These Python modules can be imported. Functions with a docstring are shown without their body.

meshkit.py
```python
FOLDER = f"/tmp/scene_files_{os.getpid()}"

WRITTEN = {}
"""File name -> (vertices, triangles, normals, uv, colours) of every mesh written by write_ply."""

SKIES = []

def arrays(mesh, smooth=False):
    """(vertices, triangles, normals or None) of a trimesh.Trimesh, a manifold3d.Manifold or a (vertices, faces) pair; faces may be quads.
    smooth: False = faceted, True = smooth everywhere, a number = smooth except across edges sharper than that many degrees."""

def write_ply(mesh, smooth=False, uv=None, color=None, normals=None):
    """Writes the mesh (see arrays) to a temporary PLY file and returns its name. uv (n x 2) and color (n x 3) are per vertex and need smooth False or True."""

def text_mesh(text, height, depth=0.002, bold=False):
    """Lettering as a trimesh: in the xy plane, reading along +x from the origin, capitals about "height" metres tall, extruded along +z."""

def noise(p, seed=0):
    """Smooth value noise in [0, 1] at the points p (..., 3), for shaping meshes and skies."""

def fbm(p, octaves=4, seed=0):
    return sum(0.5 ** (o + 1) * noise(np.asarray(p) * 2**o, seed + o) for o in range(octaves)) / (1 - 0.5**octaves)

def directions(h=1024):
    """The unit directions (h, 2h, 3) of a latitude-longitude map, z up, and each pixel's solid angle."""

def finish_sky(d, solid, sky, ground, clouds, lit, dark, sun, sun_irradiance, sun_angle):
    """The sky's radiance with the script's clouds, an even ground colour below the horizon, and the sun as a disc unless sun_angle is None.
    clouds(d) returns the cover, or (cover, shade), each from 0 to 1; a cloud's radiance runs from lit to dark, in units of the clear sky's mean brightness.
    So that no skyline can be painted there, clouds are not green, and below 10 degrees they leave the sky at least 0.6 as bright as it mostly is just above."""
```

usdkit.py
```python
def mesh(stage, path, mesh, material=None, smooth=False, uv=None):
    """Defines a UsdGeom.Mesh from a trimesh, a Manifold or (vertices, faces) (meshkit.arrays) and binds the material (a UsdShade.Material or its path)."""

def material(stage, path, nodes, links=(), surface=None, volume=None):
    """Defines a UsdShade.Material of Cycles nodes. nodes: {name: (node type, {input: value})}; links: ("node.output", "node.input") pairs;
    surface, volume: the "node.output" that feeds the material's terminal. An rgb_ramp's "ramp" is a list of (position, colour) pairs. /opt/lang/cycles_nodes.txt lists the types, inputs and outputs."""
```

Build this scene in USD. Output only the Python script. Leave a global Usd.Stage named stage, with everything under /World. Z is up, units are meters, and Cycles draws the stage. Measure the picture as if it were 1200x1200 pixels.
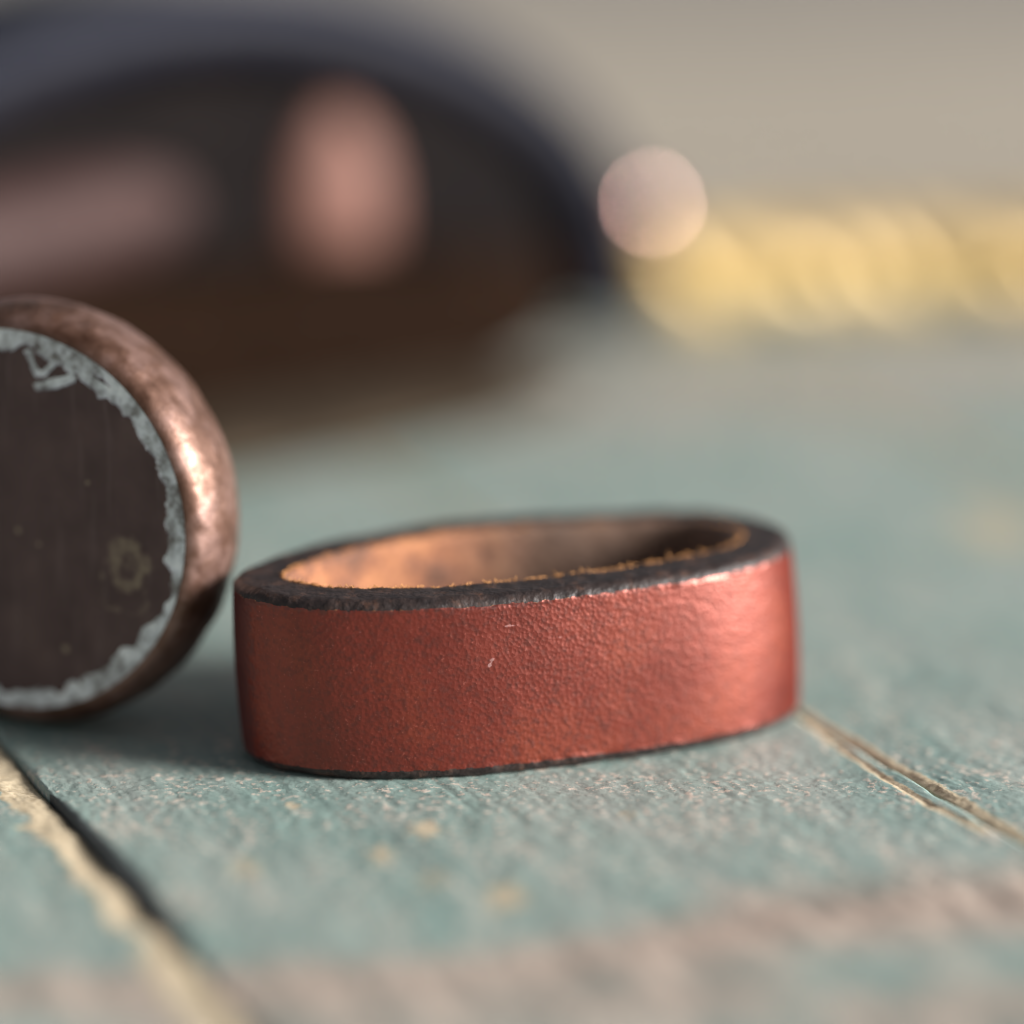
import math, random
import numpy as np, trimesh, usdkit
from pxr import Usd, UsdGeom, UsdLux, UsdShade, Gf, Sdf, Vt
from meshkit import noise, fbm
from scipy.interpolate import CubicSpline

MM = 0.001
stage = Usd.Stage.CreateInMemory()
UsdGeom.SetStageUpAxis(stage, 'Z'); UsdGeom.SetStageMetersPerUnit(stage, 1.0)
UsdGeom.Xform.Define(stage, '/World'); UsdGeom.Scope.Define(stage, '/World/Looks')

# ------------------------------------------------------------------ camera
cam = UsdGeom.Camera.Define(stage, '/World/camera')
cam.CreateHorizontalApertureAttr(36.0); cam.CreateFocalLengthAttr(108.0)
cam.CreateFStopAttr(6.7); cam.CreateFocusDistanceAttr(0.1925)
cam.CreateClippingRangeAttr((0.005, 500.0)); cam.CreateExposureAttr(0.98)
PITCH = math.degrees(math.atan(870 / 3600))
x = UsdGeom.Xformable(cam); x.AddTranslateOp().Set(Gf.Vec3d(0, -0.190, 0.062)); x.AddRotateXOp().Set(90 - PITCH)

# ------------------------------------------------------------------ daylight: hazy sky, soft sun from the right
SUN_AZ, SUN_EL = math.radians(102), math.radians(17)
usdkit.material(stage, '/World/Looks/sky_look', {
    's': ('sky_texture', {'sky_type': 'single_scattering', 'sun_disc': False, 'sun_elevation': SUN_EL, 'sun_rotation': SUN_AZ, 'aerosol_density': 2.5}),
    'h': ('hsv', {'saturation': 0.25}),
    'b': ('background_shader', {'strength': 0.05})},
    [('s.color', 'h.color'), ('h.color', 'b.color')], surface='b.background')
dome = UsdLux.DomeLight.Define(stage, '/World/sky')
UsdShade.MaterialBindingAPI.Apply(dome.GetPrim()).Bind(UsdShade.Material.Get(stage, '/World/Looks/sky_look'))
dome.GetPrim().SetCustomDataByKey('kind', 'structure')
sun = UsdLux.DistantLight.Define(stage, '/World/sun')
sun.CreateIntensityAttr(1.25); sun.CreateAngleAttr(22.0); sun.CreateNormalizeAttr(True) if hasattr(sun, 'CreateNormalizeAttr') else None
sun.CreateColorAttr(Gf.Vec3f(1.0, 0.97, 0.94))
xs = UsdGeom.Xformable(sun)
xs.AddRotateZOp().Set(-math.degrees(SUN_AZ)); xs.AddRotateXOp().Set(-(90 - math.degrees(SUN_EL)))

# ------------------------------------------------------------------ helpers
def put(path, v, f, mat, n=None, mask=None):
    """One Mesh prim with optional normals and a per-vertex colour primvar 'mask'."""
    v = np.asarray(v, np.float32); f = np.asarray(f, np.int32)
    m = UsdGeom.Mesh.Define(stage, path)
    m.CreatePointsAttr(Vt.Vec3fArray.FromNumpy(v))
    m.CreateFaceVertexCountsAttr(Vt.IntArray.FromNumpy(np.full(len(f), f.shape[1], np.int32)))
    m.CreateFaceVertexIndicesAttr(Vt.IntArray.FromNumpy(f.ravel())); m.CreateSubdivisionSchemeAttr('none')
    if n is not None:
        m.CreateNormalsAttr(Vt.Vec3fArray.FromNumpy(np.asarray(n, np.float32))); m.SetNormalsInterpolation('vertex')
    if mask is not None:
        UsdGeom.PrimvarsAPI(m).CreatePrimvar('mask', Sdf.ValueTypeNames.Color3fArray, 'vertex').Set(Vt.Vec3fArray.FromNumpy(np.asarray(mask, np.float32)))
    UsdShade.MaterialBindingAPI.Apply(m.GetPrim()).Bind(mat)
    return m.GetPrim()

def normals(v, f):
    f = np.asarray(f)
    if f.shape[1] == 4: f = np.vstack([f[:, [0, 1, 2]], f[:, [0, 2, 3]]])
    n = np.zeros_like(v); c = np.cross(v[f[:, 1]] - v[f[:, 0]], v[f[:, 2]] - v[f[:, 0]])
    for k in range(3): np.add.at(n, f[:, k], c)
    return n / np.maximum(np.linalg.norm(n, axis=1, keepdims=True), 1e-300)

def sub(v, f, n, mask, keep):
    g = f[keep]; used, inv = np.unique(g, return_inverse=True)
    return v[used], inv.reshape(g.shape), n[used], None if mask is None else mask[used]

def grid(nu, nv, wrap_u=False, wrap_v=False):
    iu = np.arange(nu if wrap_u else nu - 1); iv = np.arange(nv if wrap_v else nv - 1)
    a, b = np.meshgrid(iu, iv, indexing='ij'); a2, b2 = (a + 1) % nu, (b + 1) % nv
    return np.stack([a * nv + b, a2 * nv + b, a2 * nv + b2, a * nv + b2], -1).reshape(-1, 4)

names = {}
def numbered(p):
    k = names.get(p, 0); names[p] = k + 1
    return p if k == 0 else f'{p}_{k:03d}'

def thing(name, label, cat, group=None):
    o = UsdGeom.Xform.Define(stage, numbered('/World/' + name)).GetPrim()
    o.SetCustomDataByKey('label', label); o.SetCustomDataByKey('category', cat)
    if group: o.SetCustomDataByKey('group', group)
    return o

def part(parent, name): return numbered(f'{parent.GetPath()}/{name}')
def structure(p): p.SetCustomDataByKey('kind', 'structure'); return p
def solid(path, tm, mat, smooth=35): return usdkit.mesh(stage, path, tm, mat, smooth=smooth).GetPrim()

def tube(path_pts, radii, k=48, caps=True):
    """Swept round tube along points with radii; returns trimesh."""
    P = np.asarray(path_pts, float); T = np.gradient(P, axis=0); T /= np.linalg.norm(T, axis=1, keepdims=True)
    ref = np.array([0, 0, 1.0]) if abs(T[0] @ [0, 0, 1]) < .9 else np.array([0, 1.0, 0])
    U = np.cross(T, ref); U /= np.linalg.norm(U, axis=1, keepdims=True); W = np.cross(U, T)
    a = np.linspace(0, 2 * np.pi, k, endpoint=False)
    R = np.broadcast_to(np.asarray(radii, float).reshape(-1, 1, 1), (len(P), 1, 1))
    v = (P[:, None] + R * (np.cos(a)[None, :, None] * U[:, None] + np.sin(a)[None, :, None] * W[:, None])).reshape(-1, 3)
    f = grid(len(P), k, wrap_v=True); f = np.vstack([f[:, [0, 1, 2]], f[:, [0, 2, 3]]])
    if caps:
        n = len(v); v = np.vstack([v, P[0], P[-1]]); i = np.arange(k); j = (i + 1) % k; L = (len(P) - 1) * k
        f = np.vstack([f, np.stack([np.full(k, n), i, j], 1), np.stack([np.full(k, n + 1), L + j, L + i], 1)])
    tm = trimesh.Trimesh(v, f, process=False); tm.fix_normals(); return tm

# ------------------------------------------------------------------ materials
def M(name, nodes, links): return usdkit.material(stage, '/World/Looks/' + name, nodes, links, surface='p.BSDF')
POS = ('geometry', {})
def rng_(lo, hi, a=0.0, b=1.0): return ('map_range', {'from_min': lo, 'from_max': hi, 'to_min': a, 'to_max': b, 'clamp': True})

def paint_material():
    nd = {
        'g': POS, 'm': ('attribute', {'attribute': 'mask'}), 'sep': ('separate_color', {'color_type': 'rgb'}),
        'turn': ('mapping', {'rotation': (0, 0, -math.radians(23.15))}), 'rot': ('mapping', {'scale': (1.0, 0.35, 1.0)}), 'lng': ('mapping', {'scale': (1.0, 0.05, 1.0)}),
        'n_grain': ('noise_texture', {'scale': 900.0, 'detail': 4.0, 'roughness': 0.6}), 'gn_f': rng_(0.48, 0.70, 0, 0.65), 'grain': ('mix_color', {'b': (0.13, 0.185, 0.175)}),
        'n_big': ('noise_texture', {'scale': 95.0, 'detail': 5.0, 'roughness': 0.6}),
        'n_mid': ('noise_texture', {'scale': 420.0, 'detail': 6.0, 'roughness': 0.62}),
        'n_fine': ('noise_texture', {'scale': 2600.0, 'detail': 4.0, 'roughness': 0.7}),
        'n_speck': ('noise_texture', {'scale': 1750.0, 'detail': 3.0, 'roughness': 0.65}),
        'n_dark': ('noise_texture', {'scale': 1900.0, 'detail': 3.0, 'roughness': 0.7}),
        'paint': ('rgb_ramp', {'ramp': [(0.25, (0.170, 0.258, 0.236)), (0.5, (0.212, 0.298, 0.272)), (0.75, (0.255, 0.332, 0.304))]}),
        'chalk_f': rng_(0.42, 0.72, 0.0, 0.8), 'chalk': ('mix_color', {'b': (0.335, 0.355, 0.325)}),
        'wood': ('rgb_ramp', {'ramp': [(0.3, (0.33, 0.255, 0.165)), (0.6, (0.56, 0.47, 0.33))]}),
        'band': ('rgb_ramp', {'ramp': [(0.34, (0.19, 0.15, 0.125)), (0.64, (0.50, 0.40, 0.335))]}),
        # bare-wood factor: mask.r shifts a noise threshold
        'w_add': ('math', {'math_type': 'add'}), 'w_f': rng_(0.72, 0.98),
        'sp_sum': ('math', {'math_type': 'multiply_add', 'value2': 0.45}), 'sp_f': rng_(0.80, 0.86, 0, 0.8),
        'speck': ('mix_color', {'b': (0.60, 0.50, 0.42)}),
        'dk_f': rng_(0.62, 0.70, 0, 0.6), 'darkfl': ('mix_color', {'b': (0.05, 0.075, 0.08)}),
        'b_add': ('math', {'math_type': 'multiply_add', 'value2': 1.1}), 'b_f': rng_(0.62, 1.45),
        'mixw': ('mix_color', {}), 'mixb': ('mix_color', {}),
        'sh_add': ('math', {'math_type': 'multiply_add', 'value2': 0.5}), 'sh_f': rng_(0.5, 0.95, 0, 0.92), 'seam_shade': ('mix_color', {'b': (0.022, 0.022, 0.026)}),  # mask.g paints the shadow of the left seam in black
        'hsum': ('math', {'math_type': 'multiply_add', 'value2': 0.55}),
        'bump': ('bump', {'strength': 0.38, 'distance': 0.00015}),
        'p': ('principled_bsdf', {'roughness': 0.58, 'specular_ior_level': 0.3}),
    }
    ln = [('g.position', 'turn.vector'), ('turn.vector', 'rot.vector'), ('turn.vector', 'lng.vector'), ('lng.vector', 'n_grain.vector'), ('n_grain.fac', 'gn_f.value'), ('gn_f.result', 'grain.fac'), ('paint.color', 'grain.a'), ('m.color', 'sep.color')]
    ln += [('rot.vector', f'{k}.vector') for k in ('n_big', 'n_mid')] + [('g.position', f'{k}.vector') for k in ('n_fine', 'n_speck', 'n_dark')]
    ln += [('n_mid.fac', 'paint.fac'), ('n_big.fac', 'chalk_f.value'), ('chalk_f.result', 'chalk.fac'), ('grain.result', 'chalk.a'),
           ('n_mid.fac', 'band.fac'), ('n_fine.fac', 'wood.fac'),
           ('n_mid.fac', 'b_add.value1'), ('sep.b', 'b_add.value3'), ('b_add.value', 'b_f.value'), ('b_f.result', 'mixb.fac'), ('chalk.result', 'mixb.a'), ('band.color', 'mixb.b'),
           ('n_mid.fac', 'sp_sum.value1'), ('n_speck.fac', 'sp_sum.value3'), ('sp_sum.value', 'sp_f.value'), ('sp_f.result', 'speck.fac'), ('mixb.result', 'speck.a'),
           ('n_dark.fac', 'dk_f.value'), ('dk_f.result', 'darkfl.fac'), ('speck.result', 'darkfl.a'),
           ('n_speck.fac', 'w_add.value1'), ('sep.r', 'w_add.value2'), ('w_add.value', 'w_f.value'), ('w_f.result', 'mixw.fac'), ('darkfl.result', 'mixw.a'), ('wood.color', 'mixw.b'),
           ('n_speck.fac', 'sh_add.value1'), ('sep.g', 'sh_add.value3'), ('sh_add.value', 'sh_f.value'), ('sh_f.result', 'seam_shade.fac'), ('mixw.result', 'seam_shade.a'),
           ('seam_shade.result', 'p.base_color'), ('n_fine.fac', 'hsum.value1'), ('n_speck.fac', 'hsum.value3'), ('hsum.value', 'bump.height'), ('bump.normal', 'p.normal')]
    return M('weathered_teal_paint', nd, ln)
PAINT = paint_material()

LEATHER = usdkit.material(stage, '/World/Looks/red_brown_leather', {
    'g': POS, 'm': ('attribute', {'attribute': 'mask'}), 'sep': ('separate_color', {'color_type': 'rgb'}),
    'n1': ('noise_texture', {'scale': 120.0, 'detail': 4.0, 'roughness': 0.6}),
    'n2': ('noise_texture', {'scale': 5200.0, 'detail': 3.0, 'roughness': 0.6}),
    'n3': ('noise_texture', {'scale': 2500.0, 'detail': 3.0, 'roughness': 0.6}),
    'v': ('voronoi_texture', {'feature': 'f1', 'scale': 3600.0, 'randomness': 1.0}),
    'col': ('rgb_ramp', {'ramp': [(0.25, (0.050, 0.0045, 0.003)), (0.5, (0.080, 0.0085, 0.0045)), (0.72, (0.125, 0.022, 0.008))]}),
    'dkf': rng_(0.47, 0.66, 0, 0.75), 'dk': ('mix_color', {'b': (0.018, 0.005, 0.005)}),
    'ltf': rng_(0.62, 0.76, 0, 0.55), 'lt': ('mix_color', {'b': (0.34, 0.105, 0.08)}),
    'sc_add': ('math', {'math_type': 'add'}), 'scf': rng_(0.95, 1.15, 0, 0.75), 'sc': ('mix_color', {'b': (0.34, 0.20, 0.19)}),
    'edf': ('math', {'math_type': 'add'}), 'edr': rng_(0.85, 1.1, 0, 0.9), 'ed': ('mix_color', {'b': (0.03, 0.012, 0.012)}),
    'rr': rng_(0.3, 0.7, 0.34, 0.42),
    'h': ('math', {'math_type': 'multiply_add', 'value2': 0.5}), 'bump': ('bump', {'strength': 0.38, 'distance': 0.00007}),
    'd': ('diffuse_bsdf', {'roughness': 0.3}), 'gl': ('glossy_bsdf', {'color': (0.148, 0.057, 0.047), 'distribution': 'ggx'}), 'both': ('add_closure', {})},
    [('m.color', 'sep.color')] + [('g.position', f'{k}.vector') for k in ('n1', 'n2', 'n3', 'v')] +
    [('n1.fac', 'col.fac'), ('n3.fac', 'dkf.value'), ('dkf.result', 'dk.fac'), ('col.color', 'dk.a'), ('n2.fac', 'ltf.value'), ('ltf.result', 'lt.fac'), ('dk.result', 'lt.a'),
     ('n3.fac', 'sc_add.value1'), ('sep.g', 'sc_add.value2'), ('sc_add.value', 'scf.value'), ('scf.result', 'sc.fac'), ('lt.result', 'sc.a'),
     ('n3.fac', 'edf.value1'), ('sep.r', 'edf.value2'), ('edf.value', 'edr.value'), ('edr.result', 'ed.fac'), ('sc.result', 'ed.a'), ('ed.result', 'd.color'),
     ('n1.fac', 'rr.value'), ('rr.result', 'gl.roughness'), ('n2.fac', 'h.value1'), ('v.distance', 'h.value3'), ('h.value', 'bump.height'), ('bump.normal', 'd.normal'), ('bump.normal', 'gl.normal'), ('d.BSDF', 'both.closure1'), ('gl.BSDF', 'both.closure2')], surface='both.closure')

EDGE = M('burnished_black_edge', {
    'g': POS, 'm': ('attribute', {'attribute': 'mask'}), 'sep': ('separate_color', {'color_type': 'rgb'}),
    'n': ('noise_texture', {'scale': 900.0, 'detail': 5.0, 'roughness': 0.65}), 'n2': ('noise_texture', {'scale': 3200.0, 'detail': 3.0}),
    'c': ('rgb_ramp', {'ramp': [(0.35, (0.014, 0.010, 0.010)), (0.55, (0.030, 0.020, 0.018)), (0.72, (0.085, 0.042, 0.028))]}),
    'o_add': ('math', {'math_type': 'add'}), 'of': rng_(0.98, 1.18, 0, 0.9), 'o': ('mix_color', {'b': (0.42, 0.17, 0.07)}),
    'bump': ('bump', {'strength': 0.7, 'distance': 0.00010}), 'p': ('principled_bsdf', {'roughness': 0.5, 'specular_ior_level': 0.3})},
    [('g.position', 'n.vector'), ('g.position', 'n2.vector'), ('m.color', 'sep.color'), ('n.fac', 'c.fac'), ('n2.fac', 'o_add.value1'), ('sep.r', 'o_add.value2'), ('o_add.value', 'of.value'),
     ('of.result', 'o.fac'), ('c.color', 'o.a'), ('o.result', 'p.base_color'), ('n2.fac', 'bump.height'), ('bump.normal', 'p.normal')])

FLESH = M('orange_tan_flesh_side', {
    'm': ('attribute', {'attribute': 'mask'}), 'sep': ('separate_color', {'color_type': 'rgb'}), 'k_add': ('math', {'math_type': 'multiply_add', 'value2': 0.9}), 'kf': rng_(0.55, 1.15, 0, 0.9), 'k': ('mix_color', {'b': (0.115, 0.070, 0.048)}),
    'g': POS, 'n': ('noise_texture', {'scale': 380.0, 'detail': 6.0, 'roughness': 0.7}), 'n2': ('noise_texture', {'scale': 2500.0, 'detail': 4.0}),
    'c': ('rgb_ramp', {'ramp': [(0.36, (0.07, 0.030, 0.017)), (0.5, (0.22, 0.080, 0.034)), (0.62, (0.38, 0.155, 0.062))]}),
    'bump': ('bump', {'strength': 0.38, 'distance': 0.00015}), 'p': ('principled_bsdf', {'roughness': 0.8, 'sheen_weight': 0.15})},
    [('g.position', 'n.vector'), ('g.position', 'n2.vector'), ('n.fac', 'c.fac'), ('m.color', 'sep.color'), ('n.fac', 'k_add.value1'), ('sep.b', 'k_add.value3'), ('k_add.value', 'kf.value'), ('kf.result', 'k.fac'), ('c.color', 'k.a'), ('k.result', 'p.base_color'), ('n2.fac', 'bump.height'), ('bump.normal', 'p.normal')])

FIBRE = M('loose_tan_fibres', {'p': ('principled_bsdf', {'base_color': (0.50, 0.23, 0.075), 'roughness': 0.7})}, [])

COPPER = M('worn_copper_brown_metal', {
    'g': POS, 'n': ('noise_texture', {'scale': 330.0, 'detail': 6.0, 'roughness': 0.65}), 'n2': ('noise_texture', {'scale': 1300.0, 'detail': 4.0, 'roughness': 0.6}),
    'n0': ('noise_texture', {'scale': 130.0, 'detail': 3.0}),
    'c': ('rgb_ramp', {'ramp': [(0.28, (0.050, 0.020, 0.010)), (0.46, (0.125, 0.064, 0.044)), (0.60, (0.215, 0.128, 0.105)), (0.74, (0.11, 0.050, 0.028))]}),
    'r': rng_(0.3, 0.7, 0.34, 0.58), 'h': ('math', {'math_type': 'multiply_add', 'value2': 0.35}), 'bump': ('bump', {'strength': 0.5, 'distance': 0.0003}),
    'p': ('principled_bsdf', {'metallic': 0.6})},
    [('g.position', 'n.vector'), ('g.position', 'n2.vector'), ('g.position', 'n0.vector'), ('n.fac', 'c.fac'), ('c.color', 'p.base_color'), ('n2.fac', 'r.value'), ('r.result', 'p.roughness'),
     ('n2.fac', 'h.value1'), ('n0.fac', 'h.value3'), ('h.value', 'bump.height'), ('bump.normal', 'p.normal')])

RIM = M('scraped_silver_metal', {
    'g': POS, 'n': ('noise_texture', {'scale': 700.0, 'detail': 6.0, 'roughness': 0.7}), 'n2': ('noise_texture', {'scale': 2400.0, 'detail': 4.0}),
    'c': ('rgb_ramp', {'ramp': [(0.34, (0.10, 0.072, 0.060)), (0.44, (0.36, 0.36, 0.36)), (0.54, (0.64, 0.66, 0.68)), (0.68, (0.88, 0.89, 0.90))]}),
    'bump': ('bump', {'strength': 0.8, 'distance': 0.0002}), 'p': ('principled_bsdf', {'metallic': 0.4, 'roughness': 0.45})},
    [('g.position', 'n.vector'), ('g.position', 'n2.vector'), ('n.fac', 'c.fac'), ('c.color', 'p.base_color'), ('n2.fac', 'bump.height'), ('bump.normal', 'p.normal')])

FACE = M('dark_brown_enamel', {
    'str': ('mapping', {'rotation': (0.0, 0.9, 0.0), 'scale': (1.0, 1.0, 0.06)}), 'n4': ('noise_texture', {'scale': 1500.0, 'detail': 4.0, 'roughness': 0.65}), 'st_f': rng_(0.56, 0.72, 0, 0.30), 'stk': ('mix_color', {'b': (0.20, 0.15, 0.14)}),
    'g': POS, 'm': ('attribute', {'attribute': 'mask'}), 'sep': ('separate_color', {'color_type': 'rgb'}),
    'n': ('noise_texture', {'scale': 300.0, 'detail': 5.0}), 'n2': ('noise_texture', {'scale': 1400.0, 'detail': 4.0, 'roughness': 0.7}),
    'c': ('rgb_ramp', {'ramp': [(0.3, (0.066, 0.040, 0.037)), (0.55, (0.088, 0.054, 0.050)), (0.75, (0.112, 0.072, 0.063))]}),
    's_add': ('math', {'math_type': 'multiply_add', 'value2': 0.8}), 'sf': rng_(0.62, 0.95, 0, 0.6), 's': ('mix_color', {'b': (0.34, 0.27, 0.18)}),
    'ff': rng_(0.70, 0.77, 0, 0.45), 'fl': ('mix_color', {'b': (0.28, 0.24, 0.25)}),
    'bump': ('bump', {'strength': 0.5, 'distance': 0.00012}), 'p': ('principled_bsdf', {'roughness': 0.6, 'specular_ior_level': 0.25})},
    [('g.position', 'n.vector'), ('g.position', 'n2.vector'), ('m.color', 'sep.color'), ('n.fac', 'c.fac'), ('n2.fac', 's_add.value1'), ('sep.r', 's_add.value3'), ('s_add.value', 'sf.value'), ('sf.result', 's.fac'),
     ('g.position', 'str.vector'), ('str.vector', 'n4.vector'), ('n4.fac', 'st_f.value'), ('st_f.result', 'stk.fac'), ('c.color', 'stk.a'), ('stk.result', 's.a'), ('n2.fac', 'ff.value'), ('ff.result', 'fl.fac'), ('s.result', 'fl.a'), ('fl.result', 'p.base_color'), ('n2.fac', 'bump.height'), ('bump.normal', 'p.normal')])

def simple(name, c0, c1, scale, rough, metallic=0.0, bump=0.0003, spec=0.5):
    return M(name, {'g': POS, 'n': ('noise_texture', {'scale': scale, 'detail': 5.0, 'roughness': 0.6}),
        'c': ('rgb_ramp', {'ramp': [(0.3, c0), (0.7, c1)]}), 'b': ('bump', {'strength': 0.6, 'distance': bump}),
        'p': ('principled_bsdf', {'roughness': rough, 'metallic': metallic, 'specular_ior_level': spec})},
        [('g.position', 'n.vector'), ('n.fac', 'c.fac'), ('c.color', 'p.base_color'), ('n.fac', 'b.height'), ('b.normal', 'p.normal')])
NAVY = simple('blue_black_leather', (0.006, 0.007, 0.013), (0.014, 0.015, 0.026), 300, 0.5, spec=.11)
POUCH = simple('dark_brown_leather', (0.007, 0.0034, 0.002), (0.016, 0.008, 0.0046), 200, 0.8, spec=.02)
HANDLE = simple('pinkish_brown_leather', (0.032, 0.0165, 0.0155), (0.055, 0.030, 0.027), 150, 0.6, spec=.15)
BLACK = simple('black_leather', (0.004, 0.0035, 0.004), (0.011, 0.0085, 0.008), 120, 0.8, spec=.03)
SHADOW_TONE = simple('olive_brown_shadow', (0.035, 0.026, 0.018), (0.07, 0.052, 0.036), 200, 0.8, spec=.05)  # shadow tone for the added sheet in front of the pouch
HEADM = simple('pinkish_copper', (0.125, 0.056, 0.042), (0.18, 0.086, 0.066), 150, 0.6, 0.0, spec=.2)
KNOB = simple('polished_copper', (0.64, 0.41, 0.36), (0.68, 0.44, 0.39), 100, 0.16, 1.0, 0.00001)
CORD = simple('golden_yellow_cord', (0.47, 0.315, 0.105), (0.66, 0.46, 0.18), 500, 0.32, 0.2)
BENCHWOOD = simple('old_bench_wood', (0.16, 0.11, 0.07), (0.28, 0.20, 0.13), 20, 0.7, 0, 0.002)
GROUND = simple('pale_dry_earth', (0.30, 0.26, 0.205), (0.37, 0.325, 0.26), 0.7, 0.9, 0, 0.02)
PAVING = simple('grey_gravel', (0.12, 0.11, 0.10), (0.17, 0.155, 0.14), 2.0, 0.9, 0, 0.02)

# ------------------------------------------------------------------ ground far below the bench
def sheet(name, x0, x1, y0, y1, z, mat):
    return structure(put('/World/' + name, [(x0, y0, z), (x1, y0, z), (x1, y1, z), (x0, y1, z)], [(0, 1, 2, 3)], mat))
sheet('ground', -60, 60, -30, 120, -0.76, GROUND)
sheet('gravel_path', -60, 60, 11.5, 40, -0.756, PAVING)

# ------------------------------------------------------------------ workbench with planks
TH = math.radians(23.15)
U = np.array([-math.sin(TH), math.cos(TH)]); V = np.array([math.cos(TH), math.sin(TH)])   # along / across the planks
bench = thing('workbench', 'teal painted plank workbench top with worn seams carrying leather ring and tools', 'workbench')
S0, S1 = -0.26, 0.172
TL, TR = -0.0298, 0.02115          # the two seams in view, measured across the planks
W = 0.0527
EDGES = [TL - 3 * W, TL - 2 * W, TL - W, TL, TR, TR + W, TR + 2 * W, TR + 3 * W, TR + 4 * W, TR + 5 * W]

def seg(p, a, b):
    a, b = np.array(a), np.array(b); d = b - a; k = np.clip(((p - a) @ d) / (d @ d), 0, 1)
    return np.linalg.norm(p - (a + k[..., None] * d), axis=-1), k

def axis_points(a, b, fa, fb, fine, coarse):
    """Points from a to b, fine inside [fa, fb], growing outside."""
    fa, fb = max(a, fa), min(b, fb)
    if fa >= fb: return np.linspace(a, b, max(2, int((b - a) / coarse) + 1))
    mid = np.linspace(fa, fb, int((fb - fa) / fine) + 2)
    lo, hi, st = [], [], fine
    c = fa
    while c > a: st = min(st * 1.25, coarse); c -= st; lo.append(max(c, a))
    c, st = fb, fine
    while c < b: st = min(st * 1.25, coarse); c += st; hi.append(min(c, b))
    return np.concatenate([lo[::-1], mid, hi])

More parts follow.
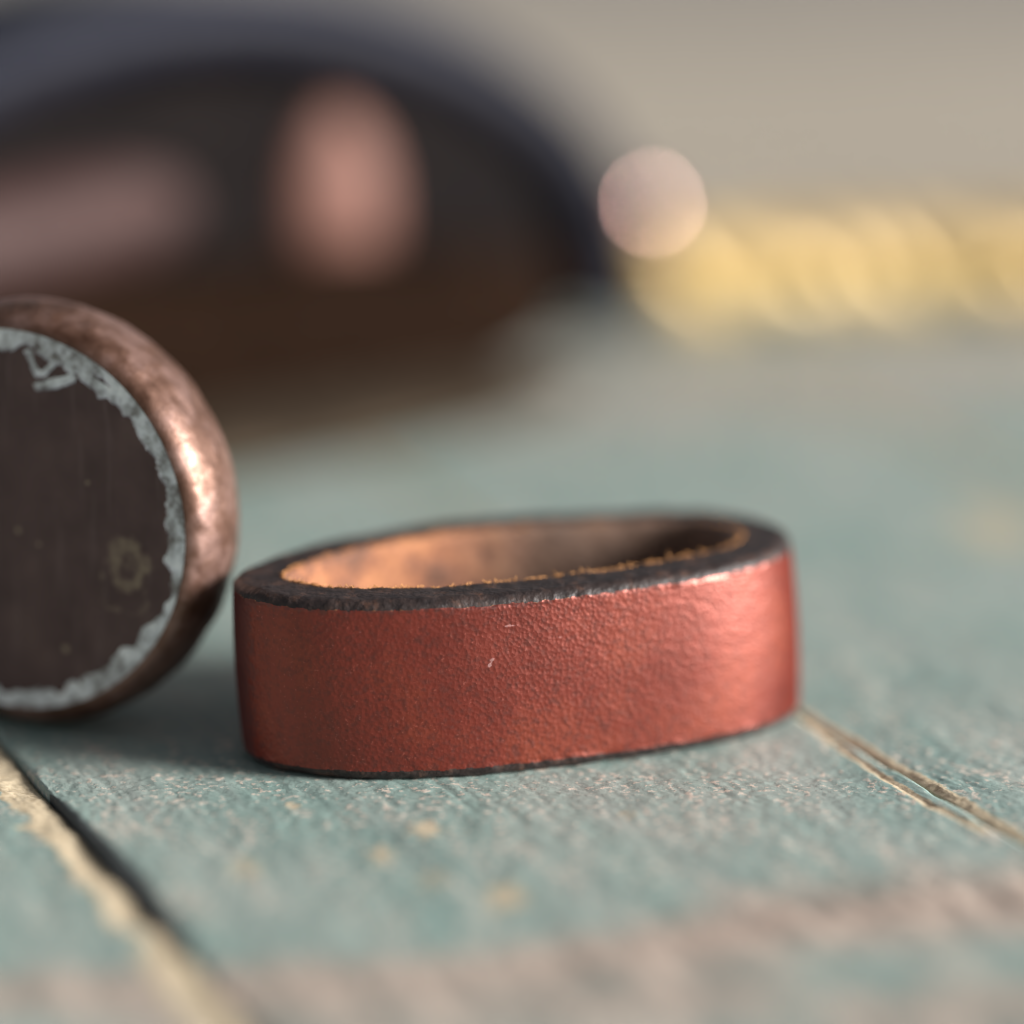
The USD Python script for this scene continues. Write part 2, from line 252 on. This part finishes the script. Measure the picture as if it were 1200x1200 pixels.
def plank(t0, t1, left_wear, right_wear, seed, gap=0.00035):
    a, b = t0 + gap, t1 - gap
    vis = t1 > TL - W - .001 and t0 < TR + W + .001
    s = axis_points(S0, S1, -0.034, 0.030 if vis else -0.034, 0.00017, 0.003)
    t = axis_points(a, b, TL - 0.012, TR + 0.016, 0.00017, 0.003) if vis else np.linspace(a, b, 20)
    # extra columns close to both long edges
    t = np.unique(np.concatenate([t, a + np.linspace(0, .003, 14), b - np.linspace(0, .003, 14)])); t = t[np.concatenate([[True], np.diff(t) > 2e-6])]
    S, T = np.meshgrid(s, t, indexing='ij'); XY = S[..., None] * U + T[..., None] * V
    q = np.stack([XY[..., 0], XY[..., 1], 0 * S], -1)
    stq = np.stack([S, T, 0 * S + seed], -1)
    dl, dr = T - a, b - T
    wob = 2.0 * (fbm(stq * [330, 330, 1], 5, seed) - .5)
    cl = left_wear * (1 + .7 * wob); cr = right_wear * (1 + .7 * wob)
    z = -np.maximum(0, cl - dl) * 0.32 - np.maximum(0, cr - dr) * (0.17 if right_wear > .001 else 0.35)
    z += (fbm(stq * [55, 130, 1], 3, seed + 3) - .5) * 0.00022
    if vis:
        z += (fbm(q * 2600 , 3, seed + 5) - .5) * 0.00009 - 0.00003 * np.clip(fbm(stq * [120, 1500, 1], 3, seed + 6) - .60, 0, 1) * 5 + (fbm(stq * [500, 1000, 1], 3, seed + 8) - .5) * 0.00012
    wear = np.maximum(np.clip(1 - (dl - cl) / .0006, 0, 1) * (left_wear > .0006), np.clip(1 - (dr - cr) / .0006, 0, 1) * (right_wear > .0006))
    wear = wear * 0.75
    seam_shade = np.zeros_like(z); band = np.zeros_like(z)
    # bare, pinkish streak across the front; far back, warm glow painted in
    d, _ = seg(XY, (0.000, 0.118), (0.080, 0.145)); band = np.maximum(band, .52 * np.clip(1.5 - d / .022, 0, 1))  # tan patch before the cord: its warm glow painted into the boards
    if vis:
        pts = [(-0.030, -0.0405), (-0.018, -0.0395), (-0.003, -0.0375), (0.0095, -0.0335), (0.0155, -0.0300), (0.024, -0.0275), (0.040, -0.0245)]
        wid = [.0022, .0026, .0022, .0034, .0046, .0050, .0052]
        for k in range(len(pts) - 1):
            d, kk = seg(XY, pts[k], pts[k + 1]); w = wid[k] * (1 - kk) + wid[k + 1] * kk
            band = np.maximum(band, np.clip(1.0 - (d / w - .2) / 1.5, 0, 1))
        d, _ = seg(XY, (-0.016, -0.0430), (0.010, -0.0400)); band = np.maximum(band, .72 * np.clip(1.0 - (d - .002) / .0065, 0, 1))
        d, _ = seg(XY, (0.019, -0.0440), (0.050, -0.0385)); band = np.maximum(band, .8 * np.clip(1.0 - (d - .001) / .0060, 0, 1))
        for (cx, cy, r, a_) in [(-0.0003, -0.0262, .0013, .62), (-0.0052, -0.0148, .0011, .6), (-0.0078, -0.0195, .0010, .5), (0.0405, 0.0605, .0050, .55), (-0.0135, -0.0105, .0006, .55), (-0.0155, -0.0215, .0014, .42), (0.0072, -0.0120, .0008, .4), (-0.0045, -0.0235, .0012, .4)]:
            d = np.hypot(XY[..., 0] - cx, (XY[..., 1] - cy) * .6) * (.55 + 1.1 * fbm(q * 900 + seed, 4, 77)); wear = np.maximum(wear, a_ * .8 * np.clip(1.6 - d / r, 0, 1))
    return s, t, S, T, XY, z, wear, seam_shade, band

def crack(XY, z, wear, pts, w):
    """A worn secondary split: a shallow groove showing bare wood along the points."""
    for k in range(len(pts) - 1):
        d, _ = seg(XY, pts[k], pts[k + 1]); ww = w * (0.6 + 0.8 * noise(np.concatenate([XY * 900, 0 * XY[..., :1]], -1), 71))
        z -= 0.00012 * np.clip(1 - d / ww, 0, 1); wear = np.maximum(wear, .72 * np.clip(1.5 - d / ww, 0, 1))
    return z, wear

for k in range(len(EDGES) - 1):
    lw = rw = 0.0007
    if EDGES[k + 1] == TL: rw = 0.0019
    if EDGES[k] == TL: lw = 0.0003
    if EDGES[k + 1] == TR: rw = 0.0004
    if EDGES[k] == TR: lw = 0.0007
    s, t, S, T, XY, z, wear, seam_shade, band = plank(EDGES[k], EDGES[k + 1], lw, rw, 11 + k, 0.00012)
    if EDGES[k] == TL:      # seam shadow painted black along the edge of the middle plank
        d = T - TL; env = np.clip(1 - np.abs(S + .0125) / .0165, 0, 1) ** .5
        seam_shade = np.clip(1.3 - d / (.0016 * env + 1e-5), 0, 1) * (env > 0)
    if EDGES[k + 1] == TR:  # second thin split joining the seam in front
        z, wear = crack(XY, z, wear, [(0.0195, 0.0075), (0.0212, 0.0019), (0.0234, -0.0046), (0.0257, -0.0102), (0.0284, -0.0150)], .00040)
    n_s, n_t = len(s), len(t)
    top = np.stack([XY[..., 0], XY[..., 1], z], -1)
    # wrap sides down to the underside
    depth = 0.018
    rows_l = top[:, :1].copy(); rows_l[..., 2] = -depth; rows_r = top[:, -1:].copy(); rows_r[..., 2] = -depth
    dark = np.stack([wear, seam_shade, band], -1)
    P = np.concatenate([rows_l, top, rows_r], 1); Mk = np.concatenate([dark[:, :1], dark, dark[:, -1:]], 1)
    f0 = P[:1].copy(); f0[..., 2] = -depth; f1 = P[-1:].copy(); f1[..., 2] = -depth
    P = np.concatenate([f0, P, f1], 0); Mk = np.concatenate([Mk[:1], Mk, Mk[-1:]], 0)
    v = P.reshape(-1, 3); f = grid(P.shape[0], P.shape[1])[:, ::-1]
    c = v[f]; f = f[np.linalg.norm(np.cross(c[:, 2] - c[:, 0], c[:, 3] - c[:, 1]), axis=1) > 1e-16]
    nn = normals(v, f)
    if nn.reshape(P.shape)[n_s // 2, n_t // 2, 2] < 0: f = f[:, ::-1]; nn = -nn
    v, f, nn, mk = sub(v, f, nn, Mk.reshape(-1, 3), np.ones(len(f), bool))
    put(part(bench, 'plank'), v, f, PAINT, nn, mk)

def obox(s0, s1, t0, t1, z0, z1):
    b = trimesh.creation.box((s1 - s0, t1 - t0, z1 - z0)); m = np.eye(4); m[:2, 0] = U; m[:2, 1] = -V
    c = (s0 + s1) / 2 * U + (t0 + t1) / 2 * V; m[:3, 3] = (*c, (z0 + z1) / 2); b.apply_transform(m); return b
e0, e1 = EDGES[0], EDGES[-1]
solid(part(bench, 'batten'), obox(S0 + .03, S0 + .07, e0 + .002, e1 - .002, -.058, -.0184), BENCHWOOD, False)
solid(part(bench, 'batten'), obox(S1 - .07, S1 - .03, e0 + .002, e1 - .002, -.058, -.0184), BENCHWOOD, False)
for ss in (S0 + .035, S1 - .065):
    for tt in (e0 + .01, e1 - .05):
        solid(part(bench, 'leg'), obox(ss, ss + .03, tt, tt + .04, -.76, -.0584), BENCHWOOD, False)

# ------------------------------------------------------------------ leather ring
ring = thing('leather_ring', 'red-brown oval leather belt keeper with black burnished edges standing on teal planks', 'leather ring')
OUT = np.array([(-17.75, 0.2), (-16.6, -2.9), (-13.6, -5.1), (-9.2, -6.0), (-2.8, -5.35), (3, -3.5), (8.0, -1.5), (12.6, 0.75), (16.3, 3.5), (18.4, 6.4), (19.15, 9.8), (17.9, 14.2), (13.8, 17.6), (6, 17.9), (-3.5, 16.0), (-9.9, 12.2), (-15.1, 6.6)]) * MM
OUT = np.vstack([OUT, OUT[:1]])
cs = CubicSpline(np.r_[0, np.cumsum(np.linalg.norm(np.diff(OUT, axis=0), axis=1))], OUT, bc_type='periodic')
L = cs.x[-1]; NP = 1100
sp = np.linspace(0, L, NP, endpoint=False); C = cs(sp); D = cs(sp, 1); D /= np.linalg.norm(D, axis=1, keepdims=True)
NO = np.stack([D[:, 1], -D[:, 0]], 1)                       # outward (path runs anticlockwise)
if ((C - C.mean(0)) * NO).sum() < 0: NO = -NO
TK, H = 3.7 * MM, 11.75 * MM
def profile():
    ro, ri, st = .75 * MM, .6 * MM, .11 * MM
    pts = []
    def line(a, b):
        n = max(2, int(np.hypot(b[0] - a[0], b[1] - a[1]) / st)); pts.extend([(a[0] + (b[0] - a[0]) * k / n, a[1] + (b[1] - a[1]) * k / n) for k in range(n)])
    def arc(c, r, a0, a1):
        n = max(4, int(r * abs(a1 - a0) / .06 / MM)); pts.extend([(c[0] + r * math.cos(a0 + (a1 - a0) * k / n), c[1] + r * math.sin(a0 + (a1 - a0) * k / n)) for k in range(n)])
    h = math.pi / 2
    line((0, ro), (0, H - ro)); arc((-ro, H - ro), ro, 0, h); line((-ro, H), (-TK + ri, H)); arc((-TK + ri, H - ri), ri, h, 2 * h)
    line((-TK, H - ri), (-TK, ri)); arc((-TK + ri, ri), ri, 2 * h, 3 * h); line((-TK + ri, 0), (-ro, 0)); arc((-ro, ro), ro, 3 * h, 4 * h)
    return np.array(pts)
PR = profile(); NQ = len(PR)
pe = np.linspace(0, 2 * np.pi, NP, endpoint=False)
circ = np.stack([np.cos(pe), np.sin(pe), 0 * pe], 1)
wave = (fbm(circ * 2.2 + 9, 3, 5) - .5)                      # slow variation round the ring
th = 1 + .10 * (fbm(circ * 3 + 4, 2, 8) - .5)
o = PR[None, :, 0] * th[:, None]; zz = np.repeat(PR[None, :, 1], NP, 0)
lean = (.35 * MM * NO[:, :1] + .1 * MM) * (1 - 2 * zz / H)      # the band leans over slightly towards its left end
belly = .22 * MM * np.sin(np.pi * zz / H) ** 1.0            # walls bow out slightly
XYr = C[:, None] + NO[:, None] * (o + belly + lean - .1 * MM)[..., None]
lift = np.clip((XYr[..., 0] + .004) / .022, 0, 1) ** 1.6 * .12 * MM
Z = zz * (1 + .02 * wave[:, None] + .028 * np.clip((C[:, :1] - .002) / .016, 0, 1)) + lift + .05 * MM
v = np.stack([XYr[..., 0], XYr[..., 1], Z], -1)
rough = np.where((zz > H - .7 * MM) | (zz < .9 * MM) | (o < -TK + .3 * MM), 1.0, .18)
nrm = normals(v.reshape(-1, 3), grid(NP, NQ, True, True)).reshape(v.shape)
if (nrm[:, 10, :2] * NO).sum() < 0: nrm = -nrm
amp = (fbm(v * 1500, 3, 21) - .5) * .16 * MM * rough + (fbm(v * 420, 3, 22) - .5) * .22 * MM * np.where(rough > .5, .8, .12)
v = v + nrm * amp[..., None]
vf = v.reshape(-1, 3); f = grid(NP, NQ, True, True); nn = normals(vf, f)
if (nn.reshape(v.shape)[:, 10, :2] * NO).sum() < 0: f = f[:, ::-1]; nn = -nn
# ragged boundaries between grain side, edges and flesh side
fc = np.stack([v[..., 0], v[..., 1], zz], -1)
rag = (fbm(fc * 1900, 3, 31) - .5) * 2
outer_hi, outer_lo = H - .62 * MM + rag * .13 * MM, .68 * MM + rag * .09 * MM
onout = (o > -.35 * MM)
zone = np.full(zz.shape, 1)                                  # 1 top edge
zone[(zz < H / 2)] = 2                                       # 2 bottom edge
zone[onout & (zz < outer_hi) & (zz > outer_lo)] = 0          # 0 grain side
oi = o + rag * .28 * MM
zone[(o < -TK * .5) & (oi < -TK + .42 * MM) & (zz > .35 * MM)] = 3
mask = np.zeros(v.shape)
mask[..., 0] = np.where(zone == 0, np.clip((zz - (H - 1.0 * MM)) / (.5 * MM), 0, .5) + np.clip(1 - (v[..., 0] + .0178) / .0026, 0, .7), 0)  # burnish under the top edge, plus shade painted on the left end
e_in = np.clip(1 - np.abs(o + TK - .42 * MM) / (.55 * MM), 0, 1); e_out = np.clip(1 - np.abs(zz - outer_hi) / (.22 * MM), 0, 1) * onout
mask[..., 0] = np.where(zone == 1, np.maximum(.62 * e_in, .50 * e_out), mask[..., 0])
for (cx, cz, w_, h_, a_) in [(.0000, .0098, .0011, .00018, .62), (-.0012, .0078, .0003, .0003, .6), (-.0014, .0074, .0002, .0002, .7), (.0030, .0088, .0007, .00012, .5), (-.0095, .0098, .0004, .00015, .5), (.0045, .0085, .0006, .00012, .45), (.0172, .0062, .0006, .0006, .2)]:
    d = np.hypot((v[..., 0] - cx) / w_, (v[..., 2] - cz) / h_); mask[..., 1] = np.maximum(mask[..., 1], np.where((zone == 0) & (v[..., 1] < .007), a_ * np.clip(1.3 - d, 0, 1), 0))
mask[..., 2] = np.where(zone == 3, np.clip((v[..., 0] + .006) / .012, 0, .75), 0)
fz = np.zeros(len(f), int); zf = zone.reshape(-1)[f]; fz = np.median(zf, axis=1).round().astype(int)
mk = mask.reshape(-1, 3)
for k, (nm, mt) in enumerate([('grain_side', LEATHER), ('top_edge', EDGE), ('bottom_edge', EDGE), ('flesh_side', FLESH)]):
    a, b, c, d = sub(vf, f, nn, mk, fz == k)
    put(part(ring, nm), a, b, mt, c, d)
# loose fibres along the inner lip
rng = np.random.default_rng(4)
fib = []
inner_i = int(np.argmin(np.abs(PR[:, 0] + TK - .35 * MM) + 10 * np.abs(PR[:, 1] - H)))
for k in range(620):
    i = rng.integers(NP)
    p = v[i, inner_i]; 
    if p[1] > .011 and rng.random() < .6: continue
    d = np.array([*(-NO[i] * rng.uniform(-.2, .7) + D[i] * rng.normal(0, 1.0)), rng.uniform(-.1, .6)]); d /= np.linalg.norm(d)
    ln = rng.uniform(.08, .34) * MM * (1 + (rng.random() < .06)); b = np.array([rng.normal(), rng.normal(), rng.normal()]) * .08 * MM
    fib.append(tube([p - d * .1 * MM, p + d * ln * .5 + b, p + d * ln], [.03 * MM, .028 * MM, .012 * MM], 4))
solid(part(ring, 'loose_fibre'), trimesh.util.concatenate(fib), FIBRE, True).SetCustomDataByKey('kind', 'stuff')

# ------------------------------------------------------------------ round hammer end at the left
ham = thing('hammer', 'round copper-brown hammer end with dark painted face and scraped silver rim, left of leather ring', 'hammer')
YAW = math.radians(21)
NF = np.array([-math.sin(YAW), -math.cos(YAW), 0.02]); NF /= np.linalg.norm(NF)
XF = np.array([math.cos(YAW), -math.sin(YAW), 0]); ZF = np.cross(XF, NF); ZF /= np.linalg.norm(ZF)
if ZF[2] < 0: ZF = -ZF
R = 14.25 * MM; RF = 12.75 * MM; DB = 3.3 * MM
CH = np.array([-31.5 * MM, 7.8 * MM, R + .05 * MM])
def hpt(x, z, d): return CH + x[..., None] * XF + z[..., None] * ZF + d[..., None] * NF
NA = 720
ang = np.linspace(0, 2 * np.pi, NA, endpoint=False)
# bevel and back: radius as a function of distance behind the face
prof = [(RF + (R - RF) * math.sin(k / 24 * math.pi / 2), DB * math.cos(k / 24 * math.pi / 2)) for k in range(25)]
prof += [(R - (R - 8.6 * MM) * (1 - math.cos(k / 30 * math.pi / 2)), -6.2 * MM * math.sin(k / 30 * math.pi / 2)) for k in range(1, 31)]
prof = np.array(prof)
rr = np.repeat(prof[None, :, 0], NA, 0); dd = np.repeat(prof[None, :, 1], NA, 0)
xx, zl = rr * np.cos(ang)[:, None], rr * np.sin(ang)[:, None]
dent = (fbm(np.stack([xx, zl, dd], -1) * 260, 3, 44) - .5) * .5 * MM + (fbm(np.stack([xx, zl, dd], -1) * 1100, 3, 45) - .5) * .08 * MM
dent *= np.clip((DB - dd) / (.5 * MM), 0.1, 1)
rr2 = rr + dent - .1 * MM
vb = hpt(rr2 * np.cos(ang)[:, None], rr2 * np.sin(ang)[:, None], dd).reshape(-1, 3)
vb[:, 2] = np.maximum(vb[:, 2], .00008)
fb = grid(NA, len(prof), True, False); nb = normals(vb, fb)
if (nb.reshape(NA, -1, 3)[0, 20] @ XF) < 0: fb = fb[:, ::-1]; nb = -nb
put(part(ham, 'bevelled_collar'), vb, fb, COPPER, nb)
# flat face: polar grid split by a ragged line into worn rim and paint
NRr = 150
rad = np.linspace(0, 1, NRr) ** .75
edge_r = (rr2[:, 0])
rg = edge_r[:, None] * rad[None, :]
xg, zg = rg * np.cos(ang)[:, None], rg * np.sin(ang)[:, None]
pf = np.stack([xg, zg, 0 * xg], -1)
rag = (fbm(pf * 620, 5, 51) - .5) * 2
wid = .66 * MM + .45 * MM * np.clip(np.cos(ang - math.radians(75)), 0, 1)[:, None] + .35 * MM * np.clip(np.cos(ang - math.radians(-65)), 0, 1)[:, None]
wid = wid * (.55 + .9 * fbm(np.stack([np.cos(ang) * 3, np.sin(ang) * 3, 0 * ang], -1) + 20, 3, 57))[:, None]
inr = edge_r[:, None] - rg
worn = inr < wid + rag * .95 * MM
# scratches running in from the rim, top right
XZ = np.stack([xg, zg], -1)
for a, b, w_ in [((4.7, 9.7), (2.2, 9.0), .34), ((3.6, 10.8), (2.6, 9.8), .22), ((7.6, 8.8), (5.8, 9.9), .5), ((1.6, 11.2), (2.2, 9.9), .25)]:
    d, _ = seg(XZ, np.array(a) * MM, np.array(b) * MM); worn |= d < w_ * MM * (.55 + .9 * noise(pf * 1500, 61))
zf_ = np.where(worn, -.10 * MM, 0)
relief = (fbm(pf * 900, 3, 52) - .5) * .08 * MM * worn
vfc = hpt(xg, zg, DB + zf_ + relief).reshape(-1, 3); ff = grid(NA, NRr, True, False)
ff = ff[~((ff % NRr) == 0).all(1)]
nf = normals(vfc, ff)
if (nf.reshape(NA, NRr, 3)[:, 60].mean(0) @ NF) < 0: ff = ff[:, ::-1]; nf = -nf
mface = np.zeros((*xg.shape, 3))
for (cx, cz, r_, w_, a_) in [(8.6, -2.2, 1.2, .7, .42), (8.2, -3.4, 1.9, .5, .28), (9.0, -1.9, .5, .9, .30)]:
    d = np.abs(np.hypot(xg - cx * MM, zg - cz * MM) - r_ * MM * (.45 + 1.1 * fbm(pf * 500, 3, 91))); mface[..., 0] = np.maximum(mface[..., 0], a_ * np.clip(1.3 - d / (w_ * MM), 0, 1))
for (cx, cz, r_) in [(3.8, -8.3, .28), (.5, -.6, .22), (5.7, 3.0, .15), (2.0, -1.4, .15)]:
    d = np.hypot(xg - cx * MM, zg - cz * MM); mface[..., 0] = np.maximum(mface[..., 0], .75 * np.clip(1.4 - d / (r_ * MM), 0, 1))
wf = worn.reshape(-1)[ff].sum(1) >= 2
for nm, mt, keep in (('worn_rim', RIM, wf), ('painted_face', FACE, ~wf)):
    a, b, c, d = sub(vfc, ff, nf, mface.reshape(-1, 3), keep); put(part(ham, nm), a, b, mt, c, d)
# neck behind the collar, hidden from the front
pn = np.array([CH - NF * k * MM for k in np.linspace(5.0, 10, 12)]); solid(part(ham, 'neck'), tube(pn, np.interp(np.linspace(0, 1, 12), [0, .3, 1], [8.8, 6.0, 4.6]) * MM, 40), COPPER)

# ------------------------------------------------------------------ out-of-focus things behind
def strap_mesh(P2, y0, y1, th, k=9):
    """A leather strap following the (x, z) centre line, from y0 to y1 in depth, rounded edges."""
    P2 = np.asarray(P2, float); t = np.r_[0, np.cumsum(np.linalg.norm(np.diff(P2, axis=0), axis=1))]
    c = CubicSpline(t, P2); s = np.linspace(0, t[-1], 160); p = c(s); d = c(s, 1); d /= np.linalg.norm(d, axis=1, keepdims=True)
    n = np.stack([-d[:, 1], d[:, 0]], 1)
    r = th / 2; sec = []
    for a in np.linspace(-math.pi / 2, math.pi / 2, k): sec.append((y1 - r + r * math.cos(a), r * math.sin(a)))
    for a in np.linspace(math.pi / 2, 3 * math.pi / 2, k): sec.append((y0 + r + r * math.cos(a), r * math.sin(a)))
    sec = np.array(sec)
    v = np.stack([p[:, None, 0] + n[:, None, 0] * sec[None, :, 1], np.repeat(sec[None, :, 0], len(p), 0), p[:, None, 1] + n[:, None, 1] * sec[None, :, 1]], -1)
    q = grid(len(p), len(sec), wrap_v=True); fcs = np.vstack([q[:, [0, 1, 2]], q[:, [0, 2, 3]]]); m = len(sec)
    cap = np.array([[0, i, i + 1] for i in range(1, m - 1)]); fcs = np.vstack([fcs, cap[:, ::-1], cap + (len(p) - 1) * m])
    tm = trimesh.Trimesh(v.reshape(-1, 3), fcs, process=False); tm.fix_normals(); return tm

GA = math.radians(40); PIV = np.array([-.030, .106])
def turn(tm):
    """Group frame (along, depth, up) to the world: these things lie at an angle to the ring."""
    v = np.array(tm.vertices); c, s_ = math.cos(GA), math.sin(GA)
    tm.vertices = np.stack([PIV[0] + v[:, 0] * c - v[:, 1] * s_, PIV[1] + v[:, 0] * s_ + v[:, 1] * c, v[:, 2]], 1); return tm

belt = thing('leather_strap', 'blurred dark blue-black leather strap arched over the black and brown pouch behind the ring', 'strap')
solid(part(belt, 'strap'), turn(strap_mesh(np.array([(-58, 2.2), (-51, 17), (-38, 28), (-22, 34.5), (-5, 38.0), (12, 38.0), (28, 34.5), (41, 29), (52, 20.5), (56.8, 11), (57.6, 2.2)]) * MM, 0.0, 0.026, 7.5 * MM)), NAVY)

pouch = thing('leather_pouch', 'blurred black and brown leather pouch with copper clasp under the arched dark strap', 'pouch')
def lump(cx, cy, cz, sx, sy, sz, seed, e=.62):
    m = trimesh.creation.icosphere(5, 1.0); w = m.vertices
    w = np.sign(w) * np.abs(w) ** e; w = w * (1 + .06 * (fbm(w * 2 + seed, 3, seed) - .5)[:, None])
    m.vertices = np.stack([cx + w[:, 0] * sx, cy + w[:, 1] * sy, np.maximum(cz + w[:, 2] * sz, .0002)], 1); return m
solid(part(pouch, 'pouch_body'), turn(lump(-.001, .013, .0170, .054, .0115, .0172, 3, .5)), BLACK, True)
rt = np.linspace(0, 1, 40)
roll = tube(np.stack([-.056 + .062 * rt, -.003 + .012 * rt ** 2, .0175 + .004 * rt], 1), np.interp(rt, [0, .1, .85, 1], [5.0, 6.0, 5.2, 3.0]) * MM, 40)
solid(part(pouch, 'rolled_top'), turn(roll), HANDLE)
solid(part(pouch, 'pouch_flap'), turn(lump(-.006, -.004, .0080, .048, .0055, .0079, 6)), POUCH, True)
solid(part(pouch, 'shadow_sheet'), turn(lump(-.006, -.0145, .0016, .040, .0110, .0017, 12, .8)), SHADOW_TONE, True)  # added flat sheet; its brown stands in for shadow before the pouch
solid(part(pouch, 'clasp'), turn(lump(.0172, .0016, .0190, .0062, .0032, .0098, 9, 1.0)), HEADM, True)

riv = part(belt, 'rivet')
def cap_dome(c, nrm, rad, roc):
    nrm = np.asarray(nrm, float) / np.linalg.norm(nrm); a_ = math.asin(rad / roc)
    A = np.cross(nrm, [0, 0, 1.0]); A /= np.linalg.norm(A); B = np.cross(nrm, A)
    ph = np.linspace(0, 2 * np.pi, 48, endpoint=False); vs = []
    for th_ in np.linspace(0, a_, 24): vs.append(np.array(c) + nrm * roc * (math.cos(th_) - math.cos(a_)) + roc * math.sin(th_) * (np.cos(ph)[:, None] * A + np.sin(ph)[:, None] * B))
    vs.append(np.array(c) - nrm * .0016 + rad * (np.cos(ph)[:, None] * A + np.sin(ph)[:, None] * B))
    q = grid(len(vs), 48, wrap_v=True); fcs = np.vstack([q[:, [0, 1, 2]], q[:, [0, 2, 3]]])
    tm = trimesh.Trimesh(np.concatenate(vs), fcs, process=True); tm.fix_normals(); return tm
sd = np.array([math.sin(SUN_AZ) * math.cos(SUN_EL), math.cos(SUN_AZ) * math.cos(SUN_EL), math.sin(SUN_EL)])
rc = np.array([PIV[0] + .0584 * math.cos(GA), PIV[1] + .0584 * math.sin(GA) - .0006, 16.0 * MM]); vd = np.array([0, -.19, .062]) - rc; vd /= np.linalg.norm(vd)
solid(riv, cap_dome(rc, sd + vd, 2.4 * MM, 3.6 * MM), KNOB, True).SetCustomDataByKey('label', 'bright copper rivet on the end of the strap')

# twisted yellow cord
cord = thing('cord', 'blurred golden yellow twisted cord lying on the bench right of the strap', 'cord')
tt = np.linspace(0, 1, 420); cx = .0160 + tt * .088; cyy = .160 + .024 * tt + .0015 * np.sin(tt * 7); cz = np.full_like(tt, 5.45 * MM)
for k in range(3):
    ph = 2 * np.pi * ((tt * 3.6 + .12 * np.sin(tt * 23)) + k / 3)
    solid(part(cord, 'strand'), tube(np.stack([cx, cyy + 2.5 * MM * np.cos(ph), cz + 2.5 * MM * np.sin(ph)], 1), 2.9 * MM, 24), CORD, True)
